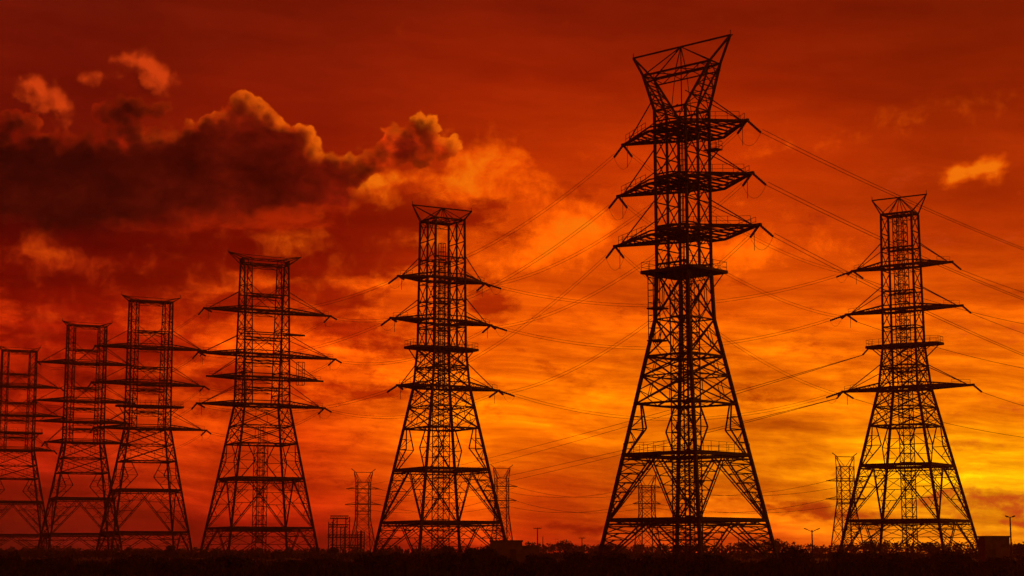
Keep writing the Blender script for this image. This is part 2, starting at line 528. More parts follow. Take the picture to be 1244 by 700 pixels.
# ------------------------------------------------------------------ lattice pylons
class Pylon:
    """profile: (photo row, half width along the arms, half depth along the line), top to bottom, measured at distance D"""

    def __init__(self, label, cx, cy, D, yaw, profile, inner, arms, top, panels, wscale=1.0, group_=None, core=None, style='box'):
        self.D = D
        self.X = at(cx, cy, D).x
        self.yaw = R(yaw)
        self.root = empty('pylon', (self.X, D, 0), -self.yaw)
        tag(self.root, label, 'pylon', group_)
        self.M = Matrix.Translation((self.X, D, 0)) @ Matrix.Rotation(-self.yaw, 4, 'Z')
        self.Mi = self.M.inverted()
        self.prof = [(self.z(py), a, b) for py, a, b in profile]
        zl, al, bl = self.prof[-1]
        z2, a2, b2 = self.prof[-2]
        k = (0.0 - zl) / (zl - z2)
        self.prof.append((0.0, al + (al - a2) * k, bl + (bl - b2) * k))
        self.ztop = self.prof[0][0]
        self.zwaist = self.z(panels[0][0])
        self.inner = inner
        self.style = style
        self.w = wscale
        self.tips = {}
        self.arm_obj = {}
        self.body(panels)
        self.masts(arms)
        self.head(top)
        for i, a in enumerate(arms):
            self.arm(i, *a)
        if core:
            self.core(*core)

    def z(self, py):
        return at(622, py, self.D).z

    def ab(self, z):
        P = self.prof
        for (z1, a1, b1), (z2, a2, b2) in zip(P, P[1:]):
            if z2 <= z <= z1:
                f = (z1 - z) / (z1 - z2) if z1 > z2 else 0
                return lerp(a1, a2, f), lerp(b1, b2, f)
        return P[0][1:] if z > P[0][0] else P[-1][1:]

    def corner(self, z, i):
        a, b = self.ab(z)
        sx, sy = ((-1, -1), (1, -1), (1, 1), (-1, 1))[i]
        return Vector((sx * a, sy * b, z))

    def ring(self, mb, z, w, cross=False):
        c = [self.corner(z, i) for i in range(4)]
        for i in range(4):
            mb.beam(c[i], c[(i + 1) % 4], w)
        if cross:
            m = [(c[i] + c[(i + 1) % 4]) / 2 for i in range(4)]
            for i in range(4):
                mb.beam(m[i], m[(i + 1) % 4], w * 0.6)
                mb.beam(c[i].lerp(m[i], .5), c[i].lerp(m[i - 1], .5), w * 0.5)

    def body(self, panels):
        w = self.w
        # four corner legs, from the ground to the top of the shaft
        for i in range(4):
            mb = MB()
            for (z1, _, _), (z2, _, _) in zip(self.prof, self.prof[1:]):
                mb.beam(self.corner(z1, i), self.corner(z2, i), (0.32 if z1 > self.zwaist + 0.1 else 0.4) * w)
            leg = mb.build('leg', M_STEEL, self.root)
            f = MB()
            c = self.corner(0, i)
            f.box((c.x, c.y, 0.1), (1.3, 1.3, 0.7))
            f.build('footing', M_CONC, leg)
        mb = MB()
        deck = []
        zs = [(self.z(py), kind, th) for py, kind, th in panels] + [(0.0, None, 0)]
        for (z1, kind, th), (z2, _, _) in zip(zs, zs[1:]):
            self.ring(mb, z1, (0.5 if th > 1 else 0.28 if th else 0.17) * w, True)
            if th > 1:
                self.ring(mb, z1 - 0.55 * w, 0.2 * w)
                deck.append(z1)
            for i in range(4):
                A, B = self.corner(z1, i), self.corner(z1, (i + 1) % 4)
                D_, C = self.corner(z2, i), self.corner(z2, (i + 1) % 4)
                self.panel(mb, kind, A, B, C, D_)
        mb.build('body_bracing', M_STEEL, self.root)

    def panel(self, mb, kind, A, B, C, D_):
        w = self.w
        t1, t2, t3 = 0.17 * w, 0.12 * w, 0.09 * w
        mid = lambda p, q, f=0.5: p.lerp(q, f)
        if kind == 'x':
            mb.beam(A, C, t1)
            mb.beam(B, D_, t1)
            M_ = mid(mid(A, C), mid(B, D_))
            for P, S in ((A, D_), (B, C)):
                L = mid(P, S)
                mb.beam(L, mid(P, M_), t3)
                mb.beam(L, mid(S, M_), t3)
                mb.beam(mid(P, M_), mid(S, M_), t3 * .9)
            for P, S in ((A, B), (D_, C)):
                L = mid(P, S)
                mb.beam(L, mid(P, M_), t3)
                mb.beam(L, mid(S, M_), t3)
        elif kind == 'xr':
            mb.beam(A, C, t1 * 1.25)
            mb.beam(B, D_, t1 * 1.25)
            M_ = mid(mid(A, C), mid(B, D_))
            for P, S, T in ((A, D_, C), (B, C, D_)):
                L = mid(P, S, 0.5)
                Q1, Q2 = mid(P, M_, 0.55), mid(S, M_, 0.55)
                mb.beam(L, Q1, t2)
                mb.beam(L, Q2, t2)
                mb.beam(Q1, Q2, t3)
                mb.beam(mid(P, S, 0.25), mid(P, M_, 0.3), t3)
                mb.beam(mid(P, S, 0.75), mid(S, M_, 0.3), t3)
                mb.beam(mid(P, M_, 0.3), L, t3)
                mb.beam(mid(S, M_, 0.3), L, t3)
            T1 = mid(A, B)
            mb.beam(T1, mid(A, M_, 0.55), t3)
            mb.beam(T1, mid(B, M_, 0.55), t3)
            mb.beam(mid(A, B, 0.25), mid(A, M_, 0.3), t3)
            mb.beam(mid(A, B, 0.75), mid(B, M_, 0.3), t3)
        elif kind == 'v':
            M_ = mid(A, B)
            up = (M_ - mid(D_, C)).normalized() * 0.42
            for P, S in ((A, D_), (B, C)):
                mb.beam(M_, S, t1)
                mb.beam(M_ - up * 1.5, mid(M_, S, 0.93) - up, t2)
                for q_ in range(1, 6):
                    mb.beam(mid(M_, S, q_ / 6) - up * 1.2, mid(M_, S, (q_ + .5) / 6), t3 * .8)
                N = 7 if self.D < 250 else 5 if self.D < 340 else 4
                for q_ in range(N):         # redundant lattice between the leg and the strut
                    f0, f1 = q_ / N, (q_ + 1) / N
                    mb.beam(mid(P, S, f0), mid(M_, S, f1), t3) if q_ < N - 1 else None
                    if q_:
                        mb.beam(mid(P, S, f0), mid(M_, S, f0), t2)
                    if q_ < N - 1:
                        mb.beam(mid(P, S, f1), mid(mid(P, S, f0), mid(M_, S, f0)), t3)
                mb.beam(mid(P, M_, .5), mid(M_, S, 1 / N), t3)
                mb.beam(mid(P, M_, .5), mid(P, S, 1 / N), t3)
        elif kind == 'h':
            for P, S, O, T in ((A, D_, B, C), (B, C, A, D_)):
                L = mid(P, S)
                X_ = mid(L, mid(O, T), 0.27)
                T0, B0 = mid(P, O, 0.12), mid(S, T, 0.06)
                mb.beam(T0, X_, t1)
                mb.beam(X_, B0, t1)
                mb.beam(L, X_, t2)
                mb.beam(mid(P, S, 0.25), mid(T0, X_), t3)
                mb.beam(L, mid(T0, X_), t3)
                mb.beam(L, mid(B0, X_), t3)
                mb.beam(mid(P, S, 0.75), mid(B0, X_), t3)
        elif kind == 'k':
            M_ = mid(D_, C)
            for P, S in ((A, D_), (B, C)):
                mb.beam(P, M_, t1)
                mb.beam(mid(P, S), mid(P, M_), t3)

    def masts(self, arms):
        """the two lattice masts of the upper tower: flat end frames ('end', with or without a middle post) or square masts"""
        w = self.w
        z, zb = self.ztop, self.zwaist
        for s in (-1, 1):
            mb = MB()
            if self.style == 'box':
                ai = self.inner

                def cc(zz):
                    a, b = self.ab(zz)
                    return [Vector((s * a, -b, zz)), Vector((s * ai, -b, zz)), Vector((s * ai, b, zz)), Vector((s * a, b, zz))]
                bays, posts, fill = [(0, 1), (1, 2), (2, 3), (3, 0)], (1, 2), 1.35
                wide = self.ab(z)[0] - ai
            elif self.style == 'post':
                def cc(zz):
                    a, b = self.ab(zz)
                    return [Vector((s * a, -b, zz)), Vector((s * a, 0, zz)), Vector((s * a, b, zz))]
                bays, posts, fill = [(0, 1), (1, 2)], (1,), 1.25
                wide = self.ab(z)[1]
            else:
                def cc(zz):
                    a, b = self.ab(zz)
                    return [Vector((s * a, -b, zz)), Vector((s * a, b, zz))]
                bays, posts, fill = [(0, 1)], (), 0.95
                wide = self.ab(z)[1] * 2
            for k in posts:
                P = cc(z)[k]
                for py in range(1, 9):
                    q_ = cc(lerp(z, zb, py / 8))[k]
                    mb.beam(P, q_, (0.2 if self.style == 'box' else 0.28) * w)
                    P = q_
            m_ = max(3, round((z - zb) / max(1.5, wide * fill)))
            lw = 0.085 if self.style == 'box' else 0.12
            for i in range(m_):
                A, B = cc(lerp(z, zb, i / m_)), cc(lerp(z, zb, (i + 1) / m_))
                for k, k2 in bays:
                    mb.beam(A[k], B[k2], lw * w)
                    mb.beam(A[k2], B[k], lw * w)
                    if self.style != 'box' or i % 2 == 0:
                        mb.beam(A[k], A[k2], 0.15 * w)
            mb.build('mast', M_STEEL, self.root)
        # horizontal ties between the two masts, one frame per level
        ai = self.inner if self.style == 'box' else 0
        for py_z in self.tie_levels(arms):
            mb = MB()
            a, b = self.ab(py_z)
            for sy in (-1, 1):
                mb.beam((-a, sy * b, py_z), (a, sy * b, py_z), 0.22 * w)
                if ai:
                    for f in (-1, 0, 1):
                        mb.beam((-ai * (1 if f == 0 else .5 + .5 * f), sy * b, py_z), (ai * (1 if f == 0 else .5 - .5 * f), sy * b, py_z - 0.7), 0.08 * w)
                    mb.beam((-ai, sy * b, py_z - 0.7), (ai, sy * b, py_z - 0.7), 0.1 * w)
                else:
                    mb.beam((-a, sy * b, py_z - 0.8), (a, sy * b, py_z - 0.8), 0.1 * w)
                    for f in range(4):
                        mb.beam((lerp(-a, a, f / 4), sy * b, py_z - (.8 if f % 2 else 0)), (lerp(-a, a, (f + 1) / 4), sy * b, py_z - (0 if f % 2 else .8)), 0.08 * w)
            mb.beam((-a, -b, py_z), (a, b, py_z), 0.1 * w)
            mb.beam((a, -b, py_z), (-a, b, py_z), 0.1 * w)
            mb.build('mast_tie', M_STEEL, self.root)
        # open crosses in the gap above the arm levels
        if self.style == 'box':
            for a_ in arms[:2]:
                z0 = self.z(a_[0])
                h = min(5.0, self.inner * 1.7 + 1.2)
                mb = MB()
                _, b = self.ab(z0)
                for sy in (-1, 1):
                    mb.beam((-ai, sy * b, z0 + h), (ai, sy * b, z0), 0.1 * w)
                    mb.beam((ai, sy * b, z0 + h), (-ai, sy * b, z0), 0.1 * w)
                mb.build('mast_brace', M_STEEL, self.root)

    def tie_levels(self, arms):
        L = [self.ztop]
        for a_ in arms:
            z0 = self.z(a_[0])
            L += [z0, z0 + min(5.0, (self.ztop - self.z(arms[0][0])) * 0.35)]
        return L

    def head(self, top):
        """top: (kind, row of horn tips, half span of tips, row of the cross beam, half span at the beam)"""
        kind, pyt, ht, pyb, hb = top
        w = self.w
        zt, zb, z0 = self.z(pyt), self.z(pyb), self.ztop
        a, b = self.ab(z0)
        bt = b * (0.45 if kind == 'y' else 0.8)
        tips = {}
        for s in (-1, 1):
            mb = MB()
            tip = Vector((s * ht, 0, zt))
            tips[s] = tip
            for sy in (-1, 1):
                o0, i0 = Vector((s * a, sy * b, z0)), (Vector((s * self.inner, sy * b, z0)) if self.style == 'box' else Vector((s * a, 0, z0)))
                if kind == 'y':
                    o1 = Vector((s * hb, sy * bt, zb))
                    mb.beam(o0, o1, 0.3 * w)
                    mb.beam(o1, tip, 0.26 * w)
                    mb.beam(i0, o1.lerp(o0, 0.0), 0.2 * w)
                    for f0, f1 in ((0, .33), (.33, .66), (.66, 1)):
                        mb.beam(o0.lerp(o1, f0), i0.lerp(o1, f1), 0.1 * w)
                        mb.beam(o0.lerp(o1, f1), i0.lerp(o1, f1), 0.1 * w)
                else:
                    o1 = Vector((s * hb, sy * bt, zb))
                    mb.beam(o0, o1, 0.24 * w)
                    mb.beam(i0, Vector((s * self.inner, sy * bt, zb)) if self.style == 'box' else o1, 0.12 * w)
                    mb.beam(o1, tip, 0.14 * w)
                    mb.beam(o0, tip, 0.14 * w)
                    mb.beam(i0, o1, 0.1 * w)
            for f0, f1 in ((0, .25), (.25, .5), (.5, .75), (.75, 1)):
                l0 = Vector((s * a, -b, z0)).lerp(Vector((s * hb, -bt, zb)), f0)
                r1 = Vector((s * a, b, z0)).lerp(Vector((s * hb, bt, zb)), f1)
                l1 = Vector((s * a, -b, z0)).lerp(Vector((s * hb, -bt, zb)), f1)
                r0 = Vector((s * a, b, z0)).lerp(Vector((s * hb, bt, zb)), f0)
                mb.beam(l0, r1, 0.11 * w)
                mb.beam(r0, l1, 0.11 * w)
                mb.beam(l1, r1, 0.14 * w)
            mb.tube([tip, tip + Vector((0, 0, 0.7 * w))], 0.06 * w, 4)
            mb.build('horn', M_STEEL, self.root)
        mb = MB()
        for sy in (-1, 1):
            mb.beam((-hb, sy * bt, zb), (hb, sy * bt, zb), (0.24 if kind != 'horn' else 0.15) * w)
            if kind == 'y':
                mb.beam((-hb + .5, sy * bt, zb - 0.9), (hb - .5, sy * bt, zb - 0.9), 0.16 * w)
                nn = 7
                for i in range(nn):
                    x0, x1 = lerp(-hb, hb, i / nn), lerp(-hb, hb, (i + 1) / nn)
                    mb.beam((x0, sy * bt, zb - (0.9 if i % 2 else 0)), (x1, sy * bt, zb - (0 if i % 2 else 0.9)), 0.1 * w)
        nn = 6
        for i in range(nn):
            x0, x1 = lerp(-hb, hb, i / nn), lerp(-hb, hb, (i + 1) / nn)
            mb.beam((x0, -bt if i % 2 else bt, zb), (x1, bt if i % 2 else -bt, zb), 0.1 * w)
        if kind in ('y', 'bar'):
            mid = (tips[-1] + tips[1]) / 2
            off = Vector((0, 0.22, 0.06))
            mb.beam(tips[-1], tips[1], 0.2 * w)
            mb.beam(tips[-1] + off, tips[1] + off * 2, 0.13 * w)
            for s in (-1, 1):
                for sy in (-1, 1):
                    mb.beam(mid, (s * hb, sy * bt, zb), 0.12 * w)
                    mb.beam(mid, (s * self.inner, sy * bt, zb) if kind != 'y' else (0, sy * bt, zb), 0.1 * w)
            if kind == 'y':
                mb.beam(mid, (0, 0, z0), 0.1 * w)
                for s in (-1, 1):
                    mb.beam((0, s * bt, zb), (s * -self.inner, s * b, z0), 0.07 * w)
        else:
            for s in (-1, 1):
                for sy in (-1, 1):
                    mb.beam(tips[s], (s * self.inner, sy * bt, zb + 0.1), 0.12 * w)
            mb.beam((-hb, 0, zb + 0.9), (hb, 0, zb + 0.7), 0.1 * w)
            for s in (-1, 1):
                mb.beam((s * hb, 0, zb + 0.8), tips[s], 0.09 * w)
        mb.build('peak_beam', M_STEEL, self.root)
        self.peak = tips

    def rail(self, mb, pts, h=1.1, closed=False, sp=1.3):
        r = 0.048 * self.w
        seq = list(pts) + ([pts[0]] if closed else [])
        for p, q in zip(seq, seq[1:]):
            p, q = Vector(p), Vector(q)
            for hh in (h, h * 0.5):
                mb.beam(p + Vector((0, 0, hh)), q + Vector((0, 0, hh)), r)
            k = max(1, round((q - p).length / sp))
            for i in range(k + 1):
                c = p.lerp(q, i / k)
                mb.beam(c, c + Vector((0, 0, h)), r)

    def arm(self, lvl, py, kind, Ll, Lr, lift=0.0, tie=True, rail=True):
        z0 = self.z(py)
        a, b = self.ab(z0)
        w = self.w
        for s, L in ((-1, Ll), (1, Lr)):
            if not L:
                continue
            mb = MB()
            tip = Vector((s * L, 0, z0 + lift))
            self.tips[(lvl, s)] = self.M @ tip
            if kind == 'deck':
                bw = b + (1.1 if self.style == 'post' and self.D < 250 else 0.5)
                be = bw if self.D < 250 else bw * 0.45
                for sy in (-1, 1):
                    mb.beam((0, sy * bw, z0), (s * L, sy * be, z0), 0.4 * w)
                    mb.beam((s * a, sy * b, z0 - 2.2), (s * L * .9, sy * be, z0), 0.14 * w)
                mb.beam((s * L, -be, z0), (s * L, be, z0), 0.4 * w, True)
                for i in range(12):
                    x = lerp(0.2, L, i / 11)
                    bx_ = lerp(bw, be, x / L)
                    mb.beam((s * x, -bx_, z0), (s * x, bx_, z0), 0.25 * w)
                o = mb.build('platform', M_STEEL, self.root)
                r = MB()
                self.rail(r, [(s * 0.05, -bw, z0), (s * L, -be, z0), (s * L, be, z0), (s * 0.05, bw, z0)], 1.25)
                r.build('guardrail', M_STEEL, o)
                self.arm_obj[(lvl, s)] = o
                continue
            dz = 0.5 if kind == 'wide' else 0.8
            nn = 6 if kind == 'wide' else 7
            if kind == 'wide':
                b = b * 1.5
            for sy in (-1, 1):
                lo0 = Vector((s * a, sy * b, z0))
                hi0 = Vector((s * a, sy * b, z0 + dz))
                mb.beam(lo0, tip, (0.3 if kind == 'wide' else 0.36) * w)
                mb.beam(hi0, tip, (0.18 if kind == 'wide' else 0.24) * w)
                for i in range(nn):
                    f0, f1 = i / nn, (i + 1) / nn
                    mb.beam(lo0.lerp(tip, f0), hi0.lerp(tip, f1), 0.1 * w)
                    mb.beam(lo0.lerp(tip, f1), hi0.lerp(tip, f1), 0.1 * w)
            for i in range(nn):
                f0, f1 = i / nn, (i + 1) / nn
                l0 = Vector((s * a, -b, z0)).lerp(tip, f0)
                r1 = Vector((s * a, b, z0)).lerp(tip, f1)
                l1 = Vector((s * a, -b, z0)).lerp(tip, f1)
                r0 = Vector((s * a, b, z0)).lerp(tip, f0)
                mb.beam(l0, r1, 0.11 * w)
                if kind != 'wide':
                    mb.beam(r0, l1, 0.11 * w)
                mb.beam(l1, r1, 0.14 * w)
            # through beam across the masts
            for sy in (-1, 1):
                mb.beam((0, sy * b, z0), (s * a, sy * b, z0), (0.3 if kind == 'wide' else 0.36) * w)
                mb.beam((0, sy * b, z0 + dz), (s * a, sy * b, z0 + dz), 0.18 * w)
            if kind == 'wide':     # walkway grid between the masts
                for i in range(3):
                    x = s * a * i / 2
                    mb.beam((x, -b, z0), (x, b, z0), 0.18 * w)
                mb.beam((0, 0, z0), (s * a, 0, z0), 0.3 * w)
                mb.beam((s * a, 0, z0), tip, 0.16 * w)
            if kind == 'wide':     # cross joists carrying the arm on the shaft
                for sx_ in (0.15, 0.55, 1.0):
                    mb.beam((s * a * sx_, -b, z0), (s * a * sx_, b, z0), 0.2 * w)
            mb.box(tuple(tip), (0.5 * w, 0.4 * w, 0.4 * w))
            o = mb.build('cross_arm', M_STEEL, self.root)
            self.arm_obj[(lvl, s)] = o
            if tie:
                tr = MB()
                zt_ = z0 + (4.6 if kind == 'wide' else 4.2)
                for sy in (-1, 1):
                    a2, b2 = self.ab(zt_)
                    tr.beam((s * a2, sy * b2, zt_), Vector((s * a, 0, z0)).lerp(tip, 0.88) + Vector((0, sy * 0.1, 0.15)), 0.12 * w)
                tr.build('tie_rod', M_STEEL, o)
            if rail:
                r = MB()
                if kind == 'wide':
                    for sy in (-1, 1):
                        p0 = Vector((s * a, sy * b, z0 + dz * .5)).lerp(tip, 0.12)
                        p1 = Vector((s * a, sy * b, z0 + dz * .5)).lerp(tip, 0.9)
                        self.rail(r, [p0, p1], 1.1)
                else:
                    p0 = Vector((s * a, -b, z0 + dz * .5)).lerp(tip, 0.62)
                    p1 = Vector((s * a, -b, z0 + dz * .5)).lerp(tip, 0.95)
                    self.rail(r, [p0, p1], 0.9)
                r.build('guardrail', M_STEEL, o)

    def core(self, half, pytop, pybot=None):
        """ladder shaft in the middle of the tower"""
        mb = MB()
        z1, z0 = self.z(pytop), 0.0 if pybot is None else self.z(pybot)
        h = half
        for sx in (-1, 1):
            for sy in (-1, 1):
                mb.beam((sx * h, sy * h, z0), (sx * h, sy * h, z1), 0.13 * self.w)
        nn = int((z1 - z0) / (h * 1.6))
        for i in range(nn):
            za, zb = lerp(z0, z1, i / nn), lerp(z0, z1, (i + 1) / nn)
            c = [(-h, -h), (h, -h), (h, h), (-h, h)]
            for k in range(4):
                p, q = c[k], c[(k + 1) % 4]
                mb.beam((p[0], p[1], za), (q[0], q[1], za), 0.1 * self.w)
                mb.beam((p[0], p[1], za), (q[0], q[1], zb), 0.08 * self.w)
            mb.beam((-h, 0, za), (h, 0, zb), 0.07 * self.w)
        mb.build('service_shaft', M_STEEL, self.root)

    def ladder(self, x, y, pytop, pybot, wd=1.0, landings=()):
        mb = MB()
        z1, z0 = self.z(pytop), self.z(pybot)
        r = 0.075 * self.w
        for sx in (-1, 1):
            for sy in (-1, 1):
                mb.beam((x + sx * wd / 2, y + sy * wd / 2, z0), (x + sx * wd / 2, y + sy * wd / 2, z1), r * 1.2)
        nn = int((z1 - z0) / 0.75)
        for i in range(nn + 1):
            z = lerp(z0, z1, i / nn)
            c = [(-1, -1), (1, -1), (1, 1), (-1, 1)]
            for k in range(4):
                p, q = c[k], c[(k + 1) % 4]
                if i % 2 == 0 or k == 0:
                    mb.beam((x + p[0] * wd / 2, y + p[1] * wd / 2, z), (x + q[0] * wd / 2, y + q[1] * wd / 2, z), r)
        o = mb.build('ladder_cage', M_STEEL, self.root)
        for py in landings:
            l = MB()
            z = self.z(py)
            l.box((x + 0.3, y + 0.3, z), (wd + 0.9, wd + 0.9, 0.16))
            l.build('landing', M_STEEL, o)

    def string(self, key, target, length=2.4, r=0.13, droop=0.35):
        """tension insulator from an arm tip towards the point target; returns where the cable starts"""
        tip = self.tips[key]
        d = target - tip
        d.z *= 0.35
        d.normalize()
        d.z -= droop
        d.normalize()
        end = tip + d * length
        pts, rad = [], []
        nn = 16
        for i in range(nn + 1):
            pts.append(self.Mi @ tip.lerp(end, 0.08 + 0.92 * i / nn))
            rad.append(r * self.w * (0.35 if i in (0, nn) else (1.0 if i % 2 else 0.62)))
        mb = MB()
        mb.tube([self.Mi @ tip, self.Mi @ tip.lerp(end, 0.1)], 0.05 * self.w, 4)
        mb.tube(pts, rad, 6)
        mb.build('insulator_string', M_INSUL, self.arm_obj[key])
        return end

    def jumper(self, key, p, q, sag=2.4):
        """slack loop from one string to the other under the arm, with its pendant insulator"""
        p, q = self.Mi @ p, self.Mi @ q
        tip = self.Mi @ self.tips[key]
        low = Vector((tip.x * 0.93, 0, tip.z - sag - 0.4))
        mb = MB()
        pts = []
        for i in range(15):
            f = i / 14
            c = p.lerp(q, f)
            c.z -= 4 * sag * 0.6 * f * (1 - f)
            pts.append(c)
        mb.tube(pts, 0.025 * self.w, 3)
        mb.build('jumper_loop', M_CABLE, self.arm_obj[key])
        mb = MB()
        mb.tube([(tip.x * 0.93, 0, tip.z), low], 0.045 * self.w, 4)
        mb.build('pendant_insulator', M_INSUL, self.arm_obj[key])


BIG = 'row of large lattice pylons'
P7 = Pylon('large lattice pylon right of the tallest one, standing beside the small shed', 1095, 330, 304, 33.8,
           [(261, 2.77, 1.65), (418, 2.95, 2.05), (471, 3.45, 3.3), (664, 8.9, 8.6)], 1.1,
           [(324, 'long', 9.0, 9.1), (377, 'long', 10.4, 10.6), (420, 'deck', 6.4, 6.6), (472, 'long', 11.5, 12.0)],
           ('bar', 240, 5.0, 260, 2.9),
           [(420, 'x', 1), (445, 'x', 0), (473, 'x', 1), (495, 'x', 0), (518, 'h', 1), (566, 'v', 2), (633, 'v', 2)], 1.0, BIG, (0.95, 262), 'plain')
P5 = Pylon('large lattice pylon left of the tallest one, straight sided top with a flat bar', 537, 330, 310, -30.5,
           [(269, 2.89, 2.95), (423, 3.1, 3.2), (471, 3.65, 3.65), (664, 8.4, 8.4)], 0.96,
           [(340, 'long', 8.6, 8.8), (391, 'long', 10.0, 10.0), (424, 'deck', 6.4, 6.4), (471, 'long', 8.6, 11.6)],
           ('bar', 253, 6.0, 268, 3.0),
           [(424, 'x', 1), (448, 'x', 0), (471, 'x', 1), (495, 'x', 0), (521, 'h', 1), (571, 'v', 2), (635, 'v', 2)], 1.0, BIG, (1.1, 318), 'post')
P6 = Pylon('tallest and nearest lattice pylon, with a tilted flared top and three diamond arms', 831, 330, 214, 43,
           [(135, 2.4, 2.4), (331, 2.36, 2.36), (388, 2.55, 2.55), (690, 7.75, 7.75)], 0.3,
           [(162, 'wide', 9.4, 9.8), (225, 'wide', 10.3, 10.4), (287, 'wide', 10.9, 11.3), (331, 'deck', 3.9, 3.9)],
           ('y', 57, 7.6, 85, 5.2),
           [(331, 'x', 1), (388, 'x', 0), (433, 'x', 1), (457, 'x', 0), (491, 'h', 1), (553, 'v', 2), (632, 'v', 2)], 0.9, BIG, (1.25, 345), 'post')
P4 = Pylon('fourth big pylon from the left edge, two lattice masts bridged by long arms', 320, 400, 360, -27,
           [(322, 4.75, 1.3), (493, 4.75, 3.4), (668, 9.2, 9.0)], 3.15,
           [(379, 'long', 12.6, 14.6), (432, 'long', 13.6, 15.8), (460, 'long', 11.6, 13.0), (493, 'long', 13.6, 13.6)],
           ('horn', 309, 7.9, 316, 5.0),
           [(493, 'x', 1), (518, 'x', 0), (540, 'h', 1), (582, 'v', 2), (642, 'v', 2)], 0.95, BIG, (1.1, 540))
P3 = Pylon('third big pylon from the left edge, its arms overlapping the second pylon', 182, 420, 414, -23.5,
           [(367, 4.85, 1.5), (521, 4.8, 3.0), (668, 9.1, 9.1)], 3.1,
           [(423, 'long', 12.6, 13.2), (467, 'long', 13.2, 13.2), (494, 'deck', 7.2, 8.0), (521, 'long', 12.4, 14.0)],
           ('horn', 360, 7.0, 366, 5.0),
           [(521, 'x', 1), (541, 'x', 0), (561, 'h', 1), (596, 'v', 2), (647, 'v', 2)], 0.98, BIG)
P2 = Pylon('second big pylon from the left edge, dark red in the dusk haze', 104, 450, 458, -23,
           [(396, 4.85, 1.5), (538, 4.8, 3.0), (668, 9.1, 9.1)], 3.1,
           [(442, 'long', 12.2, 12.2), (488, 'long', 12.8, 12.8), (513, 'long', 12.2, 12.2), (538, 'long', 9.6, 11.0)],
           ('horn', 391, 6.4, 396, 5.0),
           [(538, 'x', 1), (557, 'x', 0), (575, 'h', 1), (606, 'v', 2), (649, 'v', 2)], 1.0, BIG)
P1 = Pylon('leftmost big pylon, half cut by the edge of the picture', 22, 470, 515, -22,
           [(427, 4.85, 1.5), (548, 4.9, 3.2), (668, 9.9, 9.6)], 3.0,
           [(470, 'long', 12.2, 12.2), (505, 'long', 12.8, 12.8), (526, 'deck', 7.0, 7.2), (547, 'long', 9.6, 11.0)],
           ('horn', 421, 6.0, 426, 5.0),
           [(548, 'x', 1), (566, 'x', 0), (582, 'h', 1), (610, 'v', 2), (650, 'v', 2)], 1.02, BIG)

P6.ladder(-2.2, -3.2, 331, 415, 1.0, (376, 415))
P6.ladder(0.2, 0.2, 331, 690, 0.8)
P6.ladder(0.0, 0.0, 150, 331, 0.8)
P4.ladder(-5.6, -3.6, 447, 490, 1.6)
P4.ladder(8.2, 0.0, 438, 466, 1.3)
P7.ladder(0.0, 0.0, 260, 420, 0.9)
P5.ladder(0.0, 0.0, 296, 470, 0.9)
P4.ladder(0.2, 0.2, 518, 660, 1.0)
# railings on the big platforms inside the towers
for P, py in ((P6, 553), (P6, 632), (P7, 566), (P5, 571)):
    r = MB()
    z = P.z(py)
    if py != 632:
        P.rail(r, [P.corner(z + .1, i) for i in range(4)], 1.3 if P is P6 else 0.01, True, 1.5)
        r.build('guardrail', M_STEEL, P.root)
# small maintenance balcony near the top of the tallest pylon
mbb = MB()
zz = P6.z(184)
mbb.box((3.2, 2.0, zz), (1.9, 1.4, 0.14))
mbb.beam((2.4, 2.2, zz - 1.4), (4.0, 2.2, zz), 0.12)
bal = mbb.build('balcony', M_STEEL, P6.root)
r = MB()
P6.rail(r, [(2.4, 1.3, zz), (4.1, 1.3, zz), (4.1, 2.7, zz), (2.4, 2.7, zz)], 1.1, False, 0.7)
r.build('guardrail', M_STEEL, bal)
mbb = MB()
zz = P4.z(405)
for sy in (-1, 1):
    mbb.beam((4.6, sy * 1.2, zz), (9.0, 0, zz), 0.3)
    mbb.beam((-4.6, sy * 1.6, zz), (4.6, sy * 1.6, zz), 0.2)
mbb.build('bracket_arm', M_STEEL, P4.root)

# ------------------------------------------------------------------ overhead cables
WORD = {P1: 'leftmost pylon', P2: 'second pylon', P3: 'third pylon', P4: 'fourth pylon', P5: 'fifth pylon', P6: 'tallest pylon', P7: 'rightmost pylon'}
LV = ['top', 'second', 'third', 'lowest']
starts = {}


def cable(p, q, sag, rad, label, seg=28, grp_='overhead power cables'):
    mb = MB()
    pts = []
    for i in range(seg + 1):
        f = i / seg
        c = p.lerp(q, f)
        c.z -= 4 * sag * f * (1 - f)
        pts.append(c)
    mb.tube(pts, rad, 4)
    return tag(mb.build('power_cable', M_CABLE), label, 'cable', grp_)


def span(A, ka, B, kb, sag, rad=0.027, twin=True):
    """A cable between two arm tips, with a tension string at each end"""
    pa = A.string(ka, B.tips[kb], 3.0 if A is P6 else 3.1, 0.2 if A is P6 else 0.22)
    pb = B.string(kb, A.tips[ka], 3.0 if B is P6 else 3.1, 0.2 if B is P6 else 0.22)
    starts.setdefault((A, ka), []).append(pa)
    starts.setdefault((B, kb), []).append(pb)
    side = lambda s: 'left' if s < 0 else 'right'
    lab = 'overhead cable from %s %s arm of %s to %s %s arm of %s' % (
        LV[ka[0]], side(ka[1]), WORD[A].replace(' pylon', ''), LV[kb[0]], side(kb[1]), WORD[B])
    cable(pa, pb, sag, rad, lab)
    if twin:
        up = Vector((0, 0, 0.45))
        cable(pa + up, pb + up, sag, rad, lab.replace('overhead cable', 'upper twin cable'))


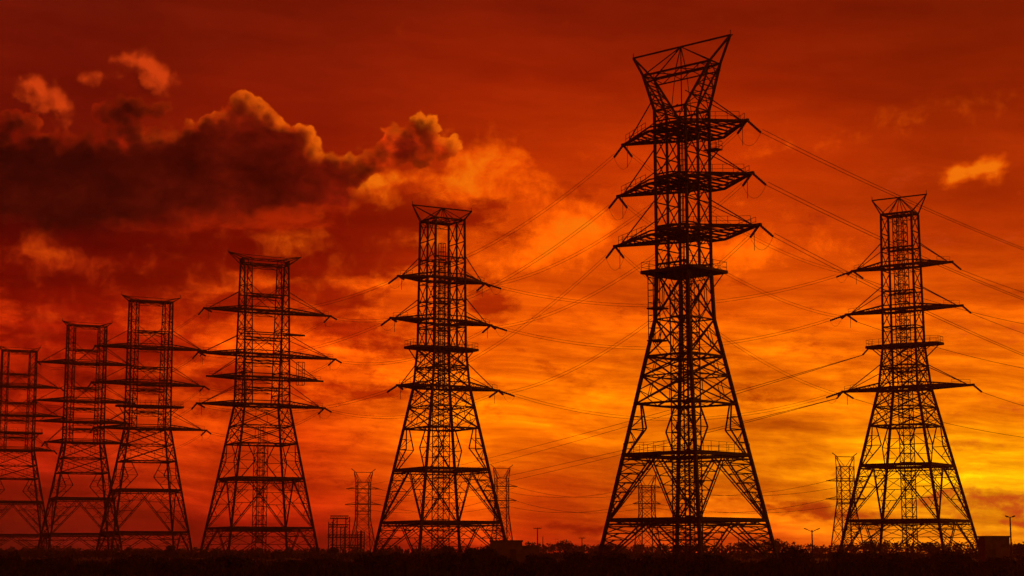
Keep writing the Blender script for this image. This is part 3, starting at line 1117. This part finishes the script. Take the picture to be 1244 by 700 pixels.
def run_out(A, ka, target, sag, rad=0.035, twin=False):
    """cable leaving the picture to the right"""
    pa = A.string(ka, target, 3.0 if A is P6 else 3.1, 0.2)
    starts.setdefault((A, ka), []).append(pa)
    lab = 'overhead cable leaving the %s %s arm of the %s off to the right' % (
        LV[ka[0]], 'left' if ka[1] < 0 else 'right', WORD[A])
    cable(pa, target, sag, rad, lab)
    if twin:
        up = Vector((0.2, 0, 0.4))
        cable(pa + up, target + up, sag * 1.06, rad, lab.replace('overhead cable', 'upper twin cable'))


for l, l5 in ((0, 0), (1, 1), (2, 3)):
    span(P6, (l, -1), P5, (l5, -1), 2.6)
    span(P6, (l, 1), P5, (l5, 1), 3.5)
for l, y in ((0, 392), (1, 452), (2, 528)):
    run_out(P6, (l, 1), at(1560, y, 330), 3.5, 0.036, True)
for l, l7 in ((0, 0), (1, 1), (2, 3)):
    span(P6, (l, -1), P7, (l7, -1), 2.5)
for l in (0, 1, 3):
    span(P5, (l, 1), P7, (l, -1), 4.2)
for l in (0, 1, 3):
    span(P5, (l, -1), P4, (l, -1), 2.4)
    span(P5, (l, 1), P4, (l, 1), 2.4)
for A, B in ((P4, P3), (P3, P2), (P2, P1)):
    for l in (0, 1, 3):
        for s in (-1, 1):
            span(A, (l, s), B, (l, s), 2.6, 0.032)
for l, y in ((0, 395), (1, 448), (3, 520)):
    run_out(P7, (l, 1), at(1500, y, 380), 3.0, 0.04)
    run_out(P7, (l, -1), at(1480, y + 14, 395), 4.0, 0.04)
for (A, k), ends in starts.items():
    if len(ends) >= 2:
        A.jumper(k, ends[0], ends[1], 2.6 if A is P6 else 2.0)

# ------------------------------------------------------------------ small far pylons
FAR = 'small pylons far behind the row'


def far_pylon(label, cx, pyt, pyb, Y, hw, arms, base):
    """pyt top bar row; arms: (row, half span px)"""
    k = Y / F
    X = at(cx, 620, Y).x
    root = empty('pylon', (X, Y, 0), 0.35)
    tag(root, label, 'pylon', FAR)
    rot = Matrix.Rotation(0.35, 4, 'Z')
    tips = {}
    zt, zr, zw = at(cx, pyt, Y).z, at(cx, pyt + 12, Y).z, at(cx, pyb, Y).z
    w = 0.42
    h, hb = hw * k, base * k
    cs = ((-1, -1), (1, -1), (1, 1), (-1, 1))
    for sx, sy in cs:
        mb = MB()
        mb.beam((sx * hb, sy * hb, 0), (sx * h, sy * h * .6, zw), w)
        mb.beam((sx * h, sy * h * .6, zw), (sx * h, sy * h * .6, zr), w * .9)
        mb.build('leg', M_STEEL, root)
    mb = MB()

    def quad(z):
        if z > zw:
            return [Vector((sx * h, sy * h * .6, z)) for sx, sy in cs]
        f = 1 - z / zw
        return [Vector((sx * lerp(h, hb, f), sy * lerp(h * .6, hb, f), z)) for sx, sy in cs]
    zs = [zr]
    while zs[-1] > 1.0:
        q_ = quad(zs[-1])
        zs.append(max(0.0, zs[-1] - (q_[1] - q_[0]).length * 0.8))
    for z1, z2 in zip(zs, zs[1:]):
        A, B = quad(z1), quad(z2)
        for i in range(4):
            j = (i + 1) % 4
            mb.beam(A[i], B[j], w * .45)
            mb.beam(A[j], B[i], w * .45)
            mb.beam(A[i], A[j], w * .5)
    mb.build('body_bracing', M_STEEL, root)
    for s in (-1, 1):
        mb = MB()
        for sy in (-1, 1):
            mb.beam((s * h, sy * h * .6, zr), (s * h * 1.45, 0, zt), w * .7)
            mb.beam((s * h * .45, sy * h * .6, zr), (s * h * 1.2, 0, zt), w * .5)
        mb.beam((s * h * 1.2, 0, zt), (s * h * 1.9, 0, zt + 2.2 * k * 2), w * .7)
        mb.build('horn', M_STEEL, root)
    mb = MB()
    mb.beam((-h * 1.45, 0, zt), (h * 1.45, 0, zt), w * .7)
    mb.build('peak_beam', M_STEEL, root)
    for py, half in arms:
        z = at(cx, py, Y).z
        for s in (-1, 1):
            mb = MB()
            for sy in (-1, 1):
                mb.beam((0, sy * h * .6, z), (s * half * k, 0, z), w * .9)
                mb.beam((s * h, sy * h * .6, z + 1.2), (s * half * k, 0, z), w * .4)
            mb.build('cross_arm', M_STEEL, root)
            tips[(len(tips) // 2, s)] = Vector((X, Y, 0)) + rot @ Vector((s * half * k, 0, z - 0.2))
    return tips


F1 = far_pylon('small faint pylon in the gap between the fourth and fifth big pylons', 441, 574, 630, 900, 8, [(594, 21), (613, 22), (621, 10)], 14)
F2 = far_pylon('small faint pylon just right of the fifth big pylon, above the low building', 609.5, 569, 625, 880, 7.5, [(591, 20), (608, 19), (617, 9)], 12)
F3 = far_pylon('small faint pylon tucked against the left leg of the rightmost big pylon', 1028, 555, 608, 780, 9, [(584.5, 26), (606.5, 27), (612, 10)], 15)
F4 = far_pylon('small faint pylon seen through the left leg of the tallest pylon', 786, 578, 625, 850, 8.5, [(592, 18), (612, 18)], 13)

FN = {0: 'the gap', 1: 'the building', 2: 'tallest pylon'}
chain = (F1, F2, F4, F3)
for i in range(3):
    for l in (0, 1):
        for s in (-1, 1):
            cable(chain[i][(l, s)], chain[i + 1][(l, s)], 5.0, 0.075,
                  'faint far cable from %s %s arm of small pylon by %s rightwards' % (('upper', 'lower')[l], ('left', 'right')[s > 0], FN[i]), 20,
                  'faint cables between the small far pylons')
for l7, Fp, l, nm in ((2, F1, 0, 'small gap pylon'), (3, F1, 1, 'small gap pylon')):
    for s in (-1, 1):
        q_ = Fp[(l, s)]
        pa = P7.string((l7, -1), q_, 2.9, 0.15)
        cable(pa, q_, 2.0, 0.05, 'long cable from %s arm of rightmost pylon to %s %s arm of %s' % (LV[l7], ('upper', 'lower')[l], ('left', 'right')[s > 0], nm))

# switchyard frame between the fourth and fifth big pylons
Y = 420.0
k = Y / F
root = empty('switchyard_gantry', (at(418, 660, Y).x, Y, 0))
tag(root, 'dark steel switchyard frame with level beams, left of the small faint pylon', 'gantry')
for x, yt in ((-11, 629), (-2, 640), (-16.5, 634), (4, 628), (18.5, 645), (22, 646)):
    mb = MB()
    z = at(418, yt, Y).z
    d = 0.45
    for sx in (-1, 1):
        mb.beam((x * k + sx * d, 0, 0), (x * k + sx * d, 0, z), 0.22)
    for i in range(12):
        mb.beam((x * k - d, 0, z * i / 12), (x * k + d, 0, z * (i + 1) / 12), 0.1)
    mb.build('post', M_STEEL, root)
for x0, x1, y in ((-17, 5, 628.5), (-18, 5, 639), (-20, 23, 651.5), (-16, 22, 664)):
    mb = MB()
    z = at(418, y, Y).z
    for dz in (-.3, .3):
        mb.beam((x0 * k, -.35, z + dz), (x1 * k, -.35, z + dz), 0.22, True)
    for i in range(10):
        xa, xb = lerp(x0, x1, i / 10) * k, lerp(x0, x1, (i + 1) / 10) * k
        mb.beam((xa, -.35, z - .3), (xb, -.35, z + .3), 0.1)
    mb.build('beam', M_STEEL, root)

# ------------------------------------------------------------------ buildings
Y = 262.0
pa, pb, pc = at(595, 656, Y), at(635, 656, Y), at(655.5, 662.5, Y)
root = empty('utility_building', ((pa.x + pb.x) / 2, Y, 0))
tag(root, 'low flat-roofed utility building with a lower annex, below the fifth big pylon', 'building')
w1 = pb.x - pa.x
mb = MB()
mb.box((0, 2.5, pa.z / 2 - 0.2), (w1 - 0.16, 5.0, pa.z - 0.2))
mb.build('wall', M_WALL, root)
mb = MB()
mb.box((0, 2.5, pa.z - 0.17), (w1 + 0.1, 5.3, 0.25))
mb.build('roof', M_ROOF, root)
w2 = pc.x - pb.x
an = MB()
an.box((w1 / 2 + w2 / 2 - 0.07, 2.4, pc.z / 2 - 0.2), (w2, 4.2, pc.z - 0.2))
an = an.build('annex', M_WALL, root)
mb = MB()
mb.box((w1 / 2 + w2 / 2 - 0.03, 2.4, pc.z - 0.17), (w2 + 0.1, 4.5, 0.22))
mb.build('roof', M_ROOF, an)
d = MB()
d.box((1.0, -0.03, 1.05), (0.95, 0.08, 2.1))
d = d.build('door', M_DOOR, root)
h = MB()
h.tube([(1.35, -0.12, 1.02), (1.2, -0.12, 1.02)], 0.025, 5)
h.build('handle', M_STEEL, d)

Y = 250.0
pa, pb = at(1195, 650.5, Y), at(1228, 650.5, Y)
w1 = pb.x - pa.x
root = empty('shed', ((pa.x + pb.x) / 2, Y, 0))
tag(root, 'small square block shed with a flat roof, at the right edge beside the pole', 'shed')
mb = MB()
mb.box((0, 1.9, pa.z / 2 - 0.2), (w1 - 0.36, 3.6, pa.z - 0.2))
mb.build('wall', M_WALL, root)
mb = MB()
mb.box((0, 1.9, pa.z - 0.18), (w1, 4.0, 0.24))
mb.build('roof', M_ROOF, root)
d = MB()
d.box((-0.75, 0.07, 1.05), (0.95, 0.08, 2.1))
d = d.build('door', M_DOOR, root)
h = MB()
h.tube([(-0.42, -0.02, 1.02), (-0.56, -0.02, 1.02)], 0.025, 5)
h.build('handle', M_STEEL, d)
mb = MB()
mb.box((0.8, 0.08, 2.6), (0.6, 0.07, 0.4))
mb.build('vent', M_DOOR, root)

# ------------------------------------------------------------------ poles near the horizon
POLES = [  # px, top row, Y, kind, label
    (653, 641, 420, 'tee', 'thin pole with a short crossarm behind the low utility building'),
    (659.5, 652, 480, 'plain', 'short bare pole just right of the low utility building'),
    (707, 653, 520, 'tee', 'short faint pole left of the tallest pylon'),
    (876.6, 645, 470, 'tee', 'faint pole with crossarm seen between the legs of the tallest pylon'),
    (897, 652, 520, 'plain', 'short bare pole by the right leg of the tallest pylon'),
    (867.5, 654, 560, 'plain', 'faintest bare pole within the legs of the tallest pylon'),
    (986.4, 644, 330, 'wye', 'street lamp with two upturned arms between the tallest and rightmost pylons'),
    (1227, 628, 300, 'lamps', 'tall floodlight pole rising behind the small shed'),
]
for px, py, Y, kind, lab in POLES:
    p = at(px, py, Y)
    root = empty('street_lamp' if kind in ('wye', 'lamps') else 'utility_pole', (p.x, Y, 0))
    tag(root, lab, 'street lamp' if kind in ('wye', 'lamps') else 'pole')
    mb = MB()
    mb.tube([(0, 0, -0.2), (0, 0, p.z)], [0.17, 0.11] if kind != 'plain' else [0.14, 0.1], 8)
    mb.build('post', M_WOOD if kind in ('tee', 'plain') else M_STEEL, root)
    if kind == 'tee':
        mb = MB()
        mb.beam((-0.95, 0.12, p.z - 0.25), (0.95, 0.12, p.z - 0.25), 0.14, True)
        for x in (-0.85, 0.85, -0.4, 0.4):
            mb.tube([(x, 0.12, p.z - 0.2), (x, 0.12, p.z + 0.12)], 0.06, 5)
        mb.build('crossarm', M_WOOD, root)
    elif kind == 'wye':
        for s in (-1, 1):
            mb = MB()
            mb.tube([(0, 0, p.z - 0.35), (s * 0.6, 0, p.z - 0.05), (s * 1.0, 0, p.z + 0.15)], 0.07, 6)
            arm = mb.build('arm', M_STEEL, root)
            mb = MB()
            mb.beam((s * 0.9, 0, p.z + 0.1), (s * 1.45, 0, p.z + 0.3), 0.17, True)
            mb.build('lamp_head', M_STEEL, arm)
    elif kind == 'lamps':
        mb = MB()
        mb.beam((-0.6, 0, p.z - 0.05), (0.6, 0, p.z - 0.05), 0.1, True)
        mb.build('crossarm', M_STEEL, root)
        for s in (-1, 1):
            mb = MB()
            mb.beam((s * 0.3, -0.1, p.z - 0.02), (s * 0.85, -0.1, p.z + 0.16), 0.2, True)
            mb.build('lamp_head', M_STEEL, root)


# ------------------------------------------------------------------ vegetation
def leafy(mb, rnd, lumps, n_, size):
    """leaf-sized faces spread through the volume of several lumps (cx, cy, cz, rx, ry, rz)"""
    vol = [l[3] * l[4] * l[5] for l in lumps]
    for _ in range(n_):
        l = rnd.choices(lumps, vol)[0]
        while True:
            p = Vector((rnd.uniform(-1, 1), rnd.uniform(-1, 1), rnd.uniform(-1, 1)))
            r_ = p.length
            if r_ < 1 and rnd.random() < 0.25 + 0.75 * r_:
                break
        c = Vector((l[0] + p.x * l[3], l[1] + p.y * l[4], l[2] + p.z * l[5]))
        if c.z < 0:
            c.z = abs(c.z) * 0.3
        s = size * rnd.uniform(0.5, 1.5)
        d1 = Vector((rnd.gauss(0, 1), rnd.gauss(0, 1), rnd.gauss(0, 1))).normalized()
        d2 = d1.cross(Vector((rnd.gauss(0, 1), rnd.gauss(0, 1), rnd.gauss(0, 1)))).normalized()
        mb.tri(c - d1 * s, c + d1 * s, c + d2 * s * 1.2)


def bush_mesh(seed, w, h, n_, size):
    rnd = random.Random(seed)
    lumps = []
    for i in range(rnd.randint(4, 7)):
        rx = w * rnd.uniform(.22, .4)
        hz = h * rnd.uniform(.45, .95)
        lumps.append((rnd.uniform(-.5, .5) * w, rnd.uniform(-.3, .3) * w, hz * .5, rx, rx, hz * .5))
    cr = MB()
    leafy(cr, rnd, lumps, n_, size)
    st = MB()
    for l in lumps:
        st.tube([(l[0] * .3, l[1] * .3, -0.1), (l[0] * .7, l[1] * .7, l[2]), (l[0], l[1], l[2] + l[5] * .6)], [0.09, 0.06, 0.02], 5)
    return cr, st


protos = []
for i in range(7):
    cr, st = bush_mesh(40 + i, 3.4, 1.55, 1500, 0.13)
    protos.append((cr, st))
BUSH_ME = []


def place_bush(i, x, y, s, rz, lab, grp_, name='bush', sz=None):
    cr, st = protos[i % 7]
    root = empty(name, (x, y, -0.08), rz)
    root.scale = (s, s, sz or s)
    tag(root, lab, 'bush', grp_)
    if len(BUSH_ME) <= i % 7:
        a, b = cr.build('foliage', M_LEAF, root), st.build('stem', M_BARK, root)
        BUSH_ME.append((a.data, b.data))
    else:
        for nm, me in zip(('foliage', 'stem'), BUSH_ME[i % 7]):
            o = bpy.data.objects.new(nm, me)
            COL.objects.link(o)
            o.parent = root


rnd = random.Random(5)
cnt = 0
for row, (Y, n_, s0) in enumerate(((140, 16, 0.55), (158, 17, 0.72), (180, 18, 0.85), (205, 18, 0.9), (236, 17, 0.95))):
    for i in range(n_):
        px = -20 + (i + rnd.uniform(-.4, .4)) * 1290 / (n_ - 1)
        s = s0 * rnd.uniform(.75, 1.25)
        p = at(px, 670, Y + rnd.uniform(-9, 9))
        s *= 1.35 if rnd.random() < 0.25 else 1.0
        place_bush(cnt, p.x, p.y, s, rnd.uniform(0, 6.28), 'black scrub bush in the dark strip along the bottom edge',
                   'scrub bushes along the bottom edge', sz=s * rnd.uniform(.7, 1.35))
        cnt += 1
# individual bigger bushes that stand out
for px, pyt, Y, s, lab in ((582, 663, 245, 1.15, 'rounded black bush at the left corner of the low utility building'),
                           (1160, 667, 225, 1.3, 'broad black bush at the foot of the rightmost pylon, left of the shed'),
                           (1060, 671, 205, 1.1, 'low black bush under the left leg of the rightmost pylon'),
                           (497, 669, 250, 1.0, 'small black bush under the left leg of the fifth pylon'),
                           (655, 671, 225, 0.9, 'black bush in front of the annex of the low building'),
                           (960, 672, 210, 1.0, 'black bush right of the tallest pylon under the street lamp')):
    p = at(px, pyt, Y)
    place_bush(cnt, p.x, Y, s * 1.15, px, lab, None, sz=max(0.8, p.z / 1.5))
    cnt += 1

# low scrub growth between the bushes
mb = MB()
rnd = random.Random(9)
for _ in range(26000):
    Y = 118 + 190 * rnd.random() ** 1.3
    px = rnd.uniform(-30, 1274)
    p = at(px, 670, Y)
    hgt = rnd.uniform(.15, .75) * (0.7 + 0.5 * math.sin(p.x * .21 + Y * .13))
    a = rnd.uniform(0, 3.14)
    d = Vector((math.cos(a), math.sin(a), 0)) * rnd.uniform(.06, .22)
    b = Vector((p.x, Y, -0.2))
    mb.tri(b - d, b + d, b + Vector((rnd.uniform(-.2, .2), rnd.uniform(-.2, .2), 0.2 + max(.1, hgt))))
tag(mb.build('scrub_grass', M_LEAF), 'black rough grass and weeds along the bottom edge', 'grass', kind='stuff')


# a few separate small trees that break the horizon
TREES = [
    (686, 655, 500, 'small round tree behind the short faint pole, left of the tallest pylon'),
    (945, 654, 520, 'rounded hazy tree between the tallest pylon and the street lamp'),
    (905, 658, 470, 'small tree just right of the right leg of the tallest pylon'),
    (1056, 656, 480, 'small tree inside the left leg of the rightmost pylon'),
    (1128, 658, 440, 'small tree under the middle of the rightmost pylon'),
    (738, 660, 430, 'small tree at the left leg of the tallest pylon'),
    (1238, 660, 380, 'small tree at the right edge behind the shed'),
    (546, 664, 420, 'small tree under the fifth pylon, left of the low building'),
    (404, 665, 400, 'small tree at the left end of the switchyard frame'),
    (208, 662, 420, 'small tree under the right leg of the third pylon'),
]
for i, (px, py, Y, lab) in enumerate(TREES):
    rnd = random.Random(70 + i)
    p = at(px, py, Y)
    h_ = p.z
    root = empty('tree', (p.x, Y, -0.05))
    tag(root, lab, 'tree', 'small trees on the horizon')
    lumps = [(rnd.uniform(-.4, .4) * h_, rnd.uniform(-.25, .25) * h_, h_ * rnd.uniform(.45, .86), h_ * rnd.uniform(.16, .3), h_ * .25, h_ * rnd.uniform(.1, .16)) for _ in range(8)]
    lumps.append((0, 0, h_ * .72, h_ * .3, h_ * .3, h_ * .26))
    mb = MB()
    leafy(mb, rnd, lumps, 900, 0.2)
    mb.build('crown', M_LEAF2, root)
    mb = MB()
    mb.tube([(0, 0, -.2), (.05, 0, h_ * .35), (.1, .05, h_ * .75)], [h_ * .04, h_ * .03, h_ * .012], 7)
    for l in lumps[:5]:
        mb.tube([(.05, 0, h_ * .3), (l[0] * .5, l[1] * .5, l[2] * .8), (l[0], l[1], l[2])], [h_ * .02, h_ * .014, h_ * .006], 5)
    mb.build('trunk', M_BARK, root)


# far tree belts, read as one mass through the haze
def belt(name, Y, prof, seed, lab, n_per=60, size=0.45, depth=40):
    rnd = random.Random(seed)
    mb = MB()
    px = -60
    while px < 1310:
        base = prof[-1][1]
        for (x0, y0), (x1, y1) in zip(prof, prof[1:]):
            if x0 <= px <= x1:
                base = lerp(y0, y1, (px - x0) / (x1 - x0))
        yy = Y + rnd.uniform(-depth, depth)
        top = at(px, base + rnd.uniform(-1.5, 3.5), yy)
        h_ = max(1.5, top.z)
        r0 = h_ * rnd.uniform(.35, .6)
        lumps = [(top.x + rnd.uniform(-.6, .6) * r0, yy + rnd.uniform(-.5, .5) * r0, h_ * rnd.uniform(.45, .8), r0 * rnd.uniform(.5, .9), r0 * .7, h_ * rnd.uniform(.2, .34)) for _ in range(4)]
        lumps.append((top.x, yy, h_ * .3, r0, r0, h_ * .32))
        leafy(mb, rnd, lumps, n_per, size)
        px += rnd.uniform(3, 8)
    return tag(mb.build(name, M_LEAF2), lab, 'trees', kind='stuff')


belt('distant_treeline', 720, [(-60, 666), (400, 666), (560, 663), (640, 660), (680, 657), (720, 660), (850, 661), (905, 659), (945, 656), (970, 661), (1020, 662),
                               (1060, 656), (1100, 657), (1180, 659), (1310, 658)], 3, 'hazy red far treeline on the horizon', 90, 0.55)
belt('dark_treeline', 430, [(-60, 668), (160, 667), (230, 671), (400, 673), (560, 671), (700, 672), (820, 673), (880, 669), (940, 673), (1000, 673), (1100, 670),
                            (1310, 670)], 4, 'darker nearer belt of scrubby trees below the far treeline', 90, 0.35)

# ------------------------------------------------------------------ dusk haze
HZ = MB()
HZ.box((0, 900, 40), (2080, 1940, 86))
hz = HZ.build('haze', M_EARTH)
tag(hz, 'thin red dusk haze over the plain', 'haze', kind='stuff')
hm = bpy.data.materials.new('dusk_haze')
hm.use_nodes = True
for n_ in list(hm.node_tree.nodes):
    hm.node_tree.nodes.remove(n_)
q = NT(hm.node_tree)
pv = q.node('ShaderNodeVolumePrincipled')
pv.inputs['Color'].default_value = (0.95, 0.5, 0.42, 1)
pv.inputs['Density'].default_value = 0.00024
pv.inputs['Anisotropy'].default_value = 0.35
ho = q.node('ShaderNodeOutputMaterial')
hm.node_tree.links.new(pv.outputs[0], ho.inputs['Volume'])
hz.data.materials.clear()
hz.data.materials.append(hm)
